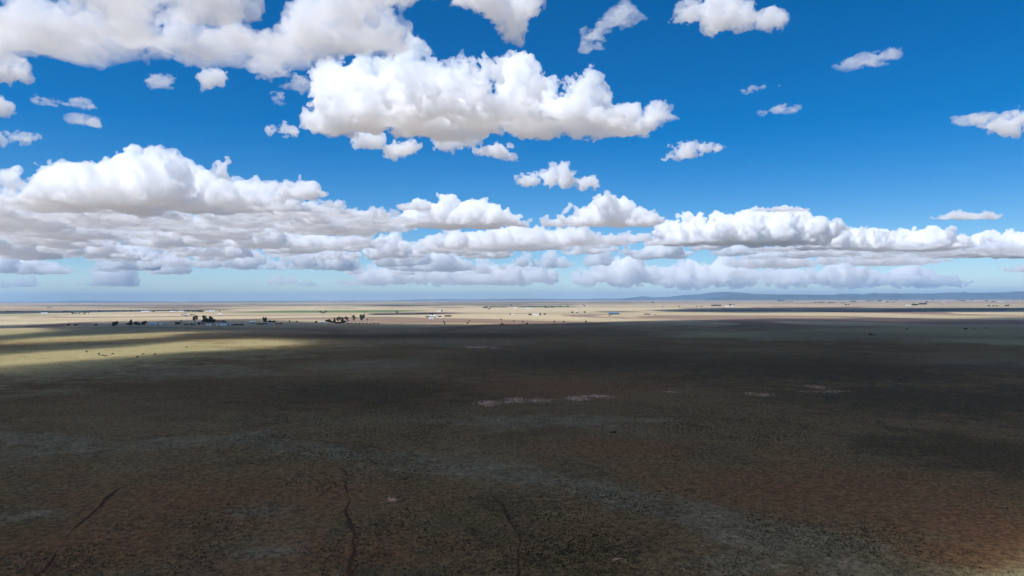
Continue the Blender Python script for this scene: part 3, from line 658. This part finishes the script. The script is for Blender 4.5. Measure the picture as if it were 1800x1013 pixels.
for k in range(7):
    tree(409 + k * 3.1, 572.2 - .08 * k, 2.0 + .5 * (k % 2), 'bush', 'dark' if k % 3 else 'olive', 'scrubby bush in the fence row right of the metal barn', 1.1, group='scrub along the fence right of the barn')
# third farm
building(443.5, 568.2, 11, 7, 2.8, 1.8, R_(8), 'grey', 'roofw', 'grey house with a white roof right of the fence row')
building(436, 570.2, 5, 4, 2.4, .8, R_(-8), 'paleblue', 'lav', 'small pale shed in front of the white roofed house', 'shed', 'shed', win=1)
building(465, 570.6, 10, 6, 2.6, 1.4, R_(0), 'blue', 'dgrey', 'dark blue house under the round-headed tree')
building(476, 570.5, 8, 4, 2.2, .6, R_(-6), 'paleblue', 'grey', 'low pale blue trailer home right of the dark blue house', 'trailer_home', 'trailer home', win=3)
tree(465.5, 568.4, 9.5, 'round', 'dark', 'dark round-headed tree behind the dark blue house', .75)
tree(474, 567.6, 3.6, 'spread', 'dark', 'dark hedge tree right of the round-headed tree', 1.6)
tree(480.5, 567.8, 3.6, 'spread', 'dark', 'dark hedge tree at the right end of the third farm', 1.4)
for k, (px, py) in enumerate([(451, 570.8), (455.5, 570.4), (459, 571), (487, 570.6), (494, 570)]):
    tree(px, py, 2.2, 'bush', 'dark', 'low dark bush in the yard of the blue house', 1.3, group='bushes about the blue house')
tree(508.8, 566.4, 3.6, 'tall', 'dark', 'narrow dark tree alone between two farms', 1.0)
tree(521, 566.8, 2.2, 'bush', 'dark', 'small dark bush right of the narrow lone tree', 1.2)
# fourth farm
building(566, 568.4, 13, 7, 2.4, 1.3, R_(6), 'lav', 'roofw', 'low house with pale roof left of the dark grove')
building(612, 568.2, 8, 5, 2.2, 1, R_(0), 'grey', 'lav', 'small grey shed right of the dark grove', 'shed', 'shed', win=0)
tree(577, 568, 6, 'spread', 'dark', 'broad dark tree at the left of the grove', 1.0)
tree(583, 568.3, 4, 'spread', 'dark', 'low dark tree between broad tree and upright tree in the grove', 1.2)
tree(588, 567.6, 8, 'tall', 'dark', 'upright dark tree in the grove', 1.1)
tree(595, 567.4, 9.5, 'open', 'dark', 'open-crowned dark tree in the grove', .8)
tree(602, 568, 9.5, 'tall', 'dark', 'tallest upright dark tree at the right of the grove', 1.2)
tree(609, 565.4, 8, 'open', 'brown', 'loose brown tree right of the grove', .9)
for k, (px, py) in enumerate([(555, 567.6), (592, 568.8), (597, 568.8), (607, 567), (613, 566.6)]):
    tree(px, py, 3, 'bush', 'dark', 'low dark bush at the foot of the grove', 1.3, group='bushes at the foot of the grove')
tree(622, 563.6, 8.5, 'open', 'olive', 'pale olive tree, left of the two standing on bright grass', 1.1, v=0)
tree(636.5, 563, 9, 'round', 'olive', 'full pale olive tree, right of the two standing on bright grass', 1.1)
tree(621.5, 563.2, 2.6, 'bush', 'dark', 'dark bush under the left pale olive tree', 1.0)
tree(635.5, 563.4, 2.4, 'bush', 'dark', 'dark bush under the right pale olive tree', 1.0)
tree(646, 563, 2, 'bush', 'brown', 'brown bush alone right of the pale olive trees', 1.2)
for k in range(9):
    tree(612 + k * 6.5, 569.3 + .04 * k, 1.5, 'bush', 'dark', 'low dark scrub along the shade edge right of the grove', 1.6, group='scrub along the edge of the shade')
# white barn farm
building(760, 558.2, 17, 10, 3.6, 2.2, R_(24), 'blue', 'roofw', 'white roofed barn with blue end wall on the bright plain', 'barn', 'barn', True, 0)
building(758, 561.2, 13, 6, 2.4, 1.2, R_(0), 'white', 'roofw', 'long low white house in front of the white roofed barn', win=3)
building(773, 557.6, 9, 6, 2.6, 1.4, R_(0), 'brown', 'dgrey', 'dark shed right of the white roofed barn', 'shed', 'shed', win=1)
building(774, 560.2, 9, 3, 2.0, .5, R_(2), 'white', 'roofw', 'white trailer right of the long low white house', 'trailer_home', 'trailer home', win=2)
tree(751, 558.8, 2.8, 'spread', 'dark', 'low dark tree left of the white roofed barn', 1.3)
tree(784.5, 557.6, 3.4, 'spread', 'brown', 'brown tree, first right of the dark shed', 1.2)
tree(790.5, 557.8, 3.4, 'spread', 'olive', 'olive tree, second right of the dark shed', 1.2)
tree(759.6, 555.6, 3.4, 'round', 'green', 'green tree showing above the white barn roof', 1.0)
building(772, 548.6, 14, 8, 3, 1.6, R_(0), 'white', 'roofw', 'small far white house with a tree at its right', win=2)
tree(776.5, 548.8, 3.2, 'round', 'dark', 'dark tree beside the small far white house', 1.0)
tree(781.5, 570, 2.8, 'tall', 'dark', 'small dark juniper at the shade edge below the white barn', 1.5)
tree(780, 566.5, 1.8, 'bush', 'dark', 'tiny dark bush above the small juniper', 1.1)
# long white shed and blue barn
building(942, 554.6, 18, 8, 3, 1.2, R_(0), 'white', 'roofw', 'long white shed between dark trees on the bright plain', 'barn', 'barn', win=2)
tree(897, 554.2, 2.6, 'round', 'dark', 'dark tree at the left end of a fence line', 1.0)
building(901, 554.6, 9, 6, 2.6, 1.2, R_(0), 'lav', 'roofw', 'pale shed right of the tree at the fence line', 'shed', 'shed', win=1)
tree(931.5, 555, 3.4, 'spread', 'dark', 'dark tree at the left end of the long white shed', 1.0)
tree(949.5, 554.4, 4, 'tall', 'dark', 'upright dark tree at the right end of the long white shed', 1.4)
tree(957.5, 554, 3, 'round', 'dark', 'round dark tree right of the upright one by the white shed', 1.2)
building(1079.5, 553, 34, 16, 3.8, 4.0, R_(2), 'dgrey', 'blue', 'long barn with a blue roof on the bright plain', 'barn', 'barn', win=0)
tree(1071.5, 552.4, 2.6, 'spread', 'dark', 'dark bush tree at the left end of the blue roofed barn', 1.2)
tree(1074.5, 553.6, 2, 'bush', 'dark', 'dark bush in front of the left end of the blue roofed barn', 1.2)
building(1138, 553.4, 20, 6, 2.2, .9, R_(0), 'brown', 'dgrey', 'long low brown shed right of the blue roofed barn', 'shed', 'shed', win=2)
building(1152, 553.2, 7, 5, 2.4, 1, R_(0), 'dgrey', 'lav', 'small dark shed right of the long brown shed', 'shed', 'shed', win=1)
# junipers dotted over the bright strip at the shade edge
for px, py, h, lab in [(881, 563.4, 2.4, 'small dark juniper above a cluster of three bushes'), (880.5, 571.6, 2, 'dark bush, left of a cluster of three at the shade edge'), (882.6, 569.4, 2, 'dark bush, top of a cluster of three at the shade edge'), (884.6, 571.4, 2, 'dark bush, right of a cluster of three at the shade edge'),
                       (903, 565, 1.6, 'faint small bush right of the cluster of three'), (919, 566.4, 1.6, 'small bush left of a dark juniper on bright grass'), (926.5, 569.6, 2.2, 'dark juniper low on the bright grass near the shade edge'), (974.5, 567, 2.6, 'dark round juniper, first of three evenly set along the shade edge'),
                       (991, 567.2, 2.6, 'dark round juniper, second of three evenly set along the shade edge'), (1030, 567.2, 2.8, 'dark round juniper, third of three evenly set along the shade edge'), (822, 568.8, 2.2, 'flat dark bush at the shade edge left of the cluster'), (825, 564.6, 1.6, 'pale bush above the flat dark bush'),
                       (1071, 555.8, 1.6, 'tiny bush in the grass before the blue roofed barn')]:
    tree(px, py, h, 'bush' if h < 2.3 else 'round', 'dark', lab, 1.1)
tree(1530, 589.4, 2.6, 'bush', 'dark', 'dark thicket on the shaded grass at the right', 2.0)
tree(1537, 589.6, 1.4, 'bush', 'dark', 'small bush just right of the dark thicket', 1.6)
tree(1697.5, 579, 2.4, 'bush', 'dark', 'black bush just below the pale strip near the right edge', 1.8)
tree(1712, 578.4, 1.4, 'bush', 'dark', 'tiny bush right of the black bush near the right edge', 1.2)
tree(1593.5, 579.2, 1.6, 'bush', 'dark', 'tiny dark bush between the thicket and the black bush', 1.0)
tree(1732, 577.6, 1.8, 'bush', 'dark', 'small dark bush farthest right under the pale strip', 1.0)
tree(1081, 761, 3.4, 'bush', 'dark', 'flat black bush in the middle of the dark near grass', 1.3)
tree(1075.3, 761.4, 2.2, 'bush', 'dark', 'small black clump left of the flat black bush', .8)
# far settlements: trees and houses a pixel or three high
def far_trees(lst, label, group, leaf='dark', h0=2.2):
    for k, (px, py) in enumerate(lst):
        tree(px, py, h0 * random.uniform(.85, 1.35), random.choice(['round', 'spread', 'round', 'open']), leaf, label, random.uniform(1.0, 1.8), group=group)
far_trees([(112, 550), (116, 550), (120, 549.6), (124.5, 550), (147, 550.6), (151, 551), (156, 551), (160, 550), (175, 548.6), (231, 547.6), (128, 552.4), (134, 552.6), (140, 552.4), (148, 552.8)], 'far dark tree in the line along the left plain', 'far trees along the left plain')
far_trees([(12 + 4 * k, 548.6) for k in range(5)] + [(29, 548.4), (35, 548.4)], 'far tree in the small row near the left edge', 'far tree row at the left edge', h0=1.6)
far_trees([(83 + 3 * k, 541.4) for k in range(3)], 'very far tree near the left horizon', 'very far trees at left', h0=1.2)
far_trees([(325 + 3.4 * k, 548.8) for k in range(9)] + [(270, 549.4), (297, 547), (304, 546.6)], 'far dark tree in the row behind the barn farm', 'far tree row behind the barn farm')
far_trees([(355, 549), (366, 547), (386, 548.4)], 'far reddish tree behind the barn farm', 'far reddish trees behind the barn farm', 'brown')
far_trees([(326.2, 554.6)], 'far dark tree over a tiny house behind the barn farm', None, h0=3)
far_trees([(321, 555), (333, 555), (337, 554.8), (341, 554.6)], 'far dark bush in the line beside a tiny house', 'bushes beside the tiny far house', h0=1.6)
far_trees([(563.5, 550.4)], 'far dark tree, left of two by the green field', None, h0=2.8)
far_trees([(572.5, 550.6)], 'far dark tree, right of two by the green field', None, h0=2.8)
far_trees([(641, 550)], 'tiny far tree right of the green field', None, h0=1.8)
far_trees([(718, 540.6)], 'tiny dark tree far out over the middle plain', None, h0=1.4)
far_trees([(697.5, 550.6)], 'narrow far tree on a dark strip of plain', None, h0=2.4)
far_trees([(851, 542.4), (855, 542.4)], 'dark far tree of the pair at the left of the middle settlement', 'pair of far trees in the middle settlement', h0=3)
far_trees([(862 + 4 * k, 541.2) for k in range(8)] + [(899, 538.6)], 'far tree in the middle settlement', 'far trees of the middle settlement', h0=1.8)
far_trees([(959, 542), (970, 541.8)], 'dark far tree beside the middle green field', 'far trees beside the middle green field', h0=2.6)
far_trees([(963.5, 542.2), (974, 541), (979, 540.2), (985, 539.8), (998, 539.6)], 'small far tree right of the middle green field', 'small far trees right of the middle green field', h0=1.5)
far_trees([(1028, 539.4)], 'far dark tree at a pale shed on the middle plain', None, h0=2.2)
far_trees([(1025, 536.6)], 'far greenish tree on the middle plain near the horizon', None, h0=1.6)
far_trees([(1146.5, 532.8), (1149.5, 532.8)], 'tiny upright tree near the horizon left of the mountain foot', 'tiny pair near the horizon', h0=1.8)
far_trees([(1164, 540), (1193.5, 539.6), (1224, 540), (1233, 540.2)], 'far tree dotted on the plain under the mountain', 'far trees under the mountain', h0=1.8)
far_trees([(1251 + 2.5 * k, 538.6) for k in range(7)], 'far dark tree in the grove under the mesa end', 'grove under the mesa end', h0=2.4)
far_trees([(1283.5, 537.8), (1289, 537.6)], 'far tree over two tiny white houses', 'trees over the tiny white houses', h0=2.6)
far_trees([(1368 + 2.4 * k, 530.2) for k in range(5)] + [(1384, 532), (1389, 531.6), (1393, 532)], 'far tree below the long mesa, left part', 'far trees below the mesa, left part', h0=1.6)
far_trees([(1433 + 3.2 * k, 532.6) for k in range(6)] + [(1457, 533.6), (1461, 533.4), (1466, 533), (1480, 533.6), (1485, 533.8)], 'far tree in the village under the mesa', 'village trees under the mesa', h0=1.5)
far_trees([(1487, 536.8), (1492, 536.6)], 'dark far tree of the pair before the village', 'pair of trees before the village', h0=1.8)
far_trees([(1495 + 2.4 * k, 531) for k in range(5)] + [(1525 + 3 * k, 530.4) for k in range(4)] + [(1545, 530.4), (1549, 530.2), (1560, 531.4), (1571, 531.6), (1566, 528.6), (1575, 528.8)], 'far tree in the long line under the mesa', 'long tree line under the mesa', h0=1.7)
far_trees([(1616.5, 536.6), (1620, 536.4), (1624, 536.2), (1627, 536), (1608, 537.8)], 'dark far tree in the grove on the right plain', 'grove on the right plain', h0=3)
far_trees([(1628, 532), (1631, 532), (1640, 528.6), (1684, 530), (1689, 530), (1694, 529.8), (1708, 529), (1734, 530.2), (1746, 531.6), (1782, 528), (1789, 527.6), (1797, 527.6)], 'far tree scattered under the right end of the mesa', 'scattered trees under the right end of the mesa', h0=1.8)
far_trees([(1738, 539.2), (1746, 539.4), (1752, 539.2), (1768, 538.8), (1772, 538.6)], 'far tree beside the dark band at the right', 'far trees beside the dark band', h0=2)
def far_house(px, py, W, wall, roof, label, name='farm_house', cat='house'):
    return building(px, py, W, 9, 3.2, 2.0, random.uniform(-.2, .2), wall, roof, label, name, cat, win=2)
far_house(77, 552.2, 22, 'white', 'roofw', 'tiny far white house on the left plain')
far_house(253, 549, 26, 'white', 'roofw', 'long far white shed behind the lone round tree', 'shed', 'shed')
far_house(258.5, 548.8, 16, 'white', 'roofw', 'far white house touching the long far white shed')
far_house(303, 549, 20, 'white', 'roofw', 'far white house left of the tree row behind the barn farm')
far_house(318, 548.8, 18, 'white', 'roofw', 'far white house at the left end of the tree row')
far_house(366, 548.8, 20, 'lav', 'roofw', 'far pale house among reddish trees')
far_house(372, 548.2, 26, 'white', 'roofw', 'far white shed right of the reddish trees', 'shed', 'shed')
far_house(326, 555.6, 9, 'grey', 'lav', 'tiny grey house under a far dark tree')
far_house(386, 554.6, 12, 'white', 'roofw', 'tiny pale shed on a brown strip behind the barn', 'shed', 'shed')
far_house(568, 551, 11, 'brown', 'dgrey', 'tiny dark house between two trees by the green field')
far_house(860, 543.6, 16, 'brown', 'dgrey', 'far dark house at the left of the middle settlement')
far_house(906, 542.2, 18, 'white', 'roofw', 'far white house at the right of the middle settlement')
far_house(928, 543.4, 22, 'white', 'paleblue', 'far pale greenhouse-like shed near the middle green field', 'shed', 'shed')
far_house(1030.5, 539.4, 16, 'white', 'roofw', 'far pale shed right of a dark tree on the middle plain', 'shed', 'shed')
far_house(1006, 550.4, 8, 'brown', 'dgrey', 'tiny brown shed, left of two left of the blue barn', 'shed', 'shed')
far_house(1014.5, 549.8, 8, 'brown', 'lav', 'tiny brown shed, middle of the row left of the blue barn', 'shed', 'shed')
far_house(1028, 549.8, 6, 'brown', 'dgrey', 'tiny brown shed nearest the blue barn', 'shed', 'shed')
far_house(1279, 539.4, 22, 'white', 'roofw', 'tiny white house, left of two under the mesa end')
far_house(1288, 539.2, 16, 'white', 'roofw', 'tiny white house, right of two under the mesa end')
far_house(1597, 537.6, 26, 'white', 'roofw', 'tiny white house left of the grove on the right plain')
far_house(1589, 537.8, 16, 'grey', 'lav', 'tiny grey shed left of the white house on the right plain', 'shed', 'shed')
far_house(1659, 531.8, 34, 'white', 'roofw', 'tiny white shed on the village slope', 'shed', 'shed')
far_house(1760, 531, 60, 'white', 'roofw', 'bright white far barn below the right end of the mesa', 'barn', 'barn')
far_house(1715, 529.6, 60, 'white', 'paleblue', 'pale far barn left of the bright white far barn', 'barn', 'barn')
far_house(1552, 530.6, 30, 'white', 'roofw', 'tiny white shed in the long tree line under the mesa', 'shed', 'shed')
far_house(1395, 533, 26, 'white', 'roofw', 'tiny white house below the left part of the mesa')
# poles
def pole(px, py, hpx, label, cross=True):
    x, y = ground(px, py); z = hz(x, y); h = hpx * y / F; o = bpy.data.objects.new('utility_pole', None); COL.objects.link(o); o.location = (x, y, z); tag(o, label, 'utility pole')
    link('post', pmesh('post', tube([(0, 0, -.3), (0, 0, h * .6), (0, 0, h)], [.17, .15, .12]), MT['post']), o)
    if cross: link('crossarm', pmesh('crossarm', box(-1.1, 1.1, .13, .25, h * .9, h * .9 + .16), MT['post']), o)
pole(656.5, 563.6, 5, 'dark utility pole right of the brown bush')
pole(665, 564, 4, 'dark utility pole farther right, at the edge of the farm track')
pole(50, 574.6, 5.2, 'pole on the shaded field, left of the left pair')
pole(54.5, 574.6, 5.2, 'pole on the shaded field, right of the left pair')
pole(233.5, 626.2, 2.2, 'short thin post between the two groups of cows', False)

# ------------------------------------------------------------------ cows
hide = surf('black hide', (.012, .011, .010), .7, .3, 2)
def cow_mesh(head):                     # body length about 2 m along +x; head 'up' or 'down'
    P = [(-.75, 0, 1.12), (-.3, 0, 1.08), (.3, 0, 1.06), (.72, 0, 1.12)]; R = [.30, .38, .38, .33]; E = [(0, 1), (1, 2), (2, 3)]
    def add(par, chain):
        for p, r in chain:
            P.append(p); R.append(r); E.append((par, len(P) - 1)); par = len(P) - 1
    if head == 'down': add(3, [((1.02, 0, .98), .22), ((1.25, 0, .62), .16), ((1.36, 0, .36), .15), ((1.50, 0, .14), .09)])
    else: add(3, [((1.05, 0, 1.30), .22), ((1.28, 0, 1.46), .16), ((1.52, 0, 1.38), .14), ((1.74, 0, 1.26), .09)])
    hi = len(P) - 3
    for s in (-1, 1):
        add(3, [((.70, s*.20, .80), .16), ((.69, s*.21, .45), .085), ((.72, s*.21, .2), .06), ((.72, s*.21, .03), .065)])
        add(0, [((-.72, s*.22, .85), .20), ((-.62, s*.23, .62), .12), ((-.82, s*.23, .42), .075), ((-.78, s*.23, .2), .06), ((-.76, s*.23, .03), .065)])
        hp = P[hi]; add(hi, [((hp[0] - .05, s*.20, hp[2] + .10), .05), ((hp[0] - .07, s*.30, hp[2] + .09), .035)])
    add(0, [((-1.04, 0, 1.14), .06), ((-1.10, 0, .75), .035), ((-1.10, 0, .45), .05)])
    m = bpy.data.meshes.new('cow'); m.from_pydata(P, E, []); o = bpy.data.objects.new('cow', m); COL.objects.link(o)
    o.modifiers.new('s', 'SKIN').use_smooth_shade = True
    for v, r in zip(m.skin_vertices[0].data, R): v.radius = (r, r)
    m.skin_vertices[0].data[1].use_root = True
    sb = o.modifiers.new('b', 'SUBSURF'); sb.levels = sb.render_levels = 1
    dg = bpy.context.evaluated_depsgraph_get(); out = bpy.data.meshes.new_from_object(o.evaluated_get(dg)); out.name = 'cow'
    bpy.data.objects.remove(o); out.materials.clear(); out.materials.append(hide); return out
CW = {'up': cow_mesh('up'), 'down': cow_mesh('down')}
for px, py, rot, hd, lab in [
    (152.3, 619.8, 5, 'down', 'black cow alone at the far left of the herd, grazing broadside'),
    (173.3, 623.4, 70, 'up', 'black cow end-on, upper of a close pair at the left of the herd'),
    (174.9, 625.6, -50, 'down', 'black cow, lower of a close pair at the left of the herd'),
    (181.3, 626.2, 180, 'down', 'black cow grazing broadside just right of the close pair'),
    (185.6, 627.2, 30, 'up', 'black cow touching the grazing one, right end of the left group'),
    (198.4, 623.6, 200, 'down', 'black cow standing alone in the middle of the bright strip'),
    (241.2, 629, 10, 'down', 'black cow on the edge of the shade, lowest of the right group'),
    (251.2, 624.4, 25, 'up', 'black cow, middle of the right group on bright grass'),
    (271.8, 624.4, 35, 'up', 'black cow at the right end of the right group'),
    (328.2, 612, 80, 'up', 'black cow far from the herd, alone at the right on bright grass')]:
    x, y = ground(px, py); z = hz(x, y); x, y = ground(px, py, z); o = link('cow', CW[hd]); o.location = (x, y, hz(x, y)); o.rotation_euler = (0, 0, R_(rot))
    tag(o, lab, 'cow', 'cows grazing on the sunlit strip')

# ------------------------------------------------------------------ air
hb = pmesh('haze', box(-78000, 78000, -78000, 78000, float(V[:, 2].min()) - 4, HAZE_TOP), vol_mat('thin air', 2.8e-5, 0.0, (.44, .70, 1.0)))
tag(link('haze', hb), kind='stuff')

# ------------------------------------------------------------------ camera and render
cam = bpy.data.cameras.new('camera'); co = bpy.data.objects.new('camera', cam); COL.objects.link(co); scn.camera = co
cam.sensor_width = 36; cam.lens = 24; cam.clip_start = .5; cam.clip_end = 250000
M = Matrix((rt, upv, -fw)).transposed().to_4x4(); M.translation = (0, 0, CAMH); co.matrix_world = M
vs_ = scn.view_settings; scn.display_settings.display_device = 'sRGB'; vs_.view_transform = 'Standard'; vs_.look = 'None'; vs_.exposure = 0; vs_.gamma = 1
cy = scn.cycles; cy.use_denoising = True; cy.max_bounces = 36; cy.volume_bounces = 36; cy.diffuse_bounces = 2; cy.glossy_bounces = 2; cy.transparent_max_bounces = 96; cy.sample_clamp_indirect = 8
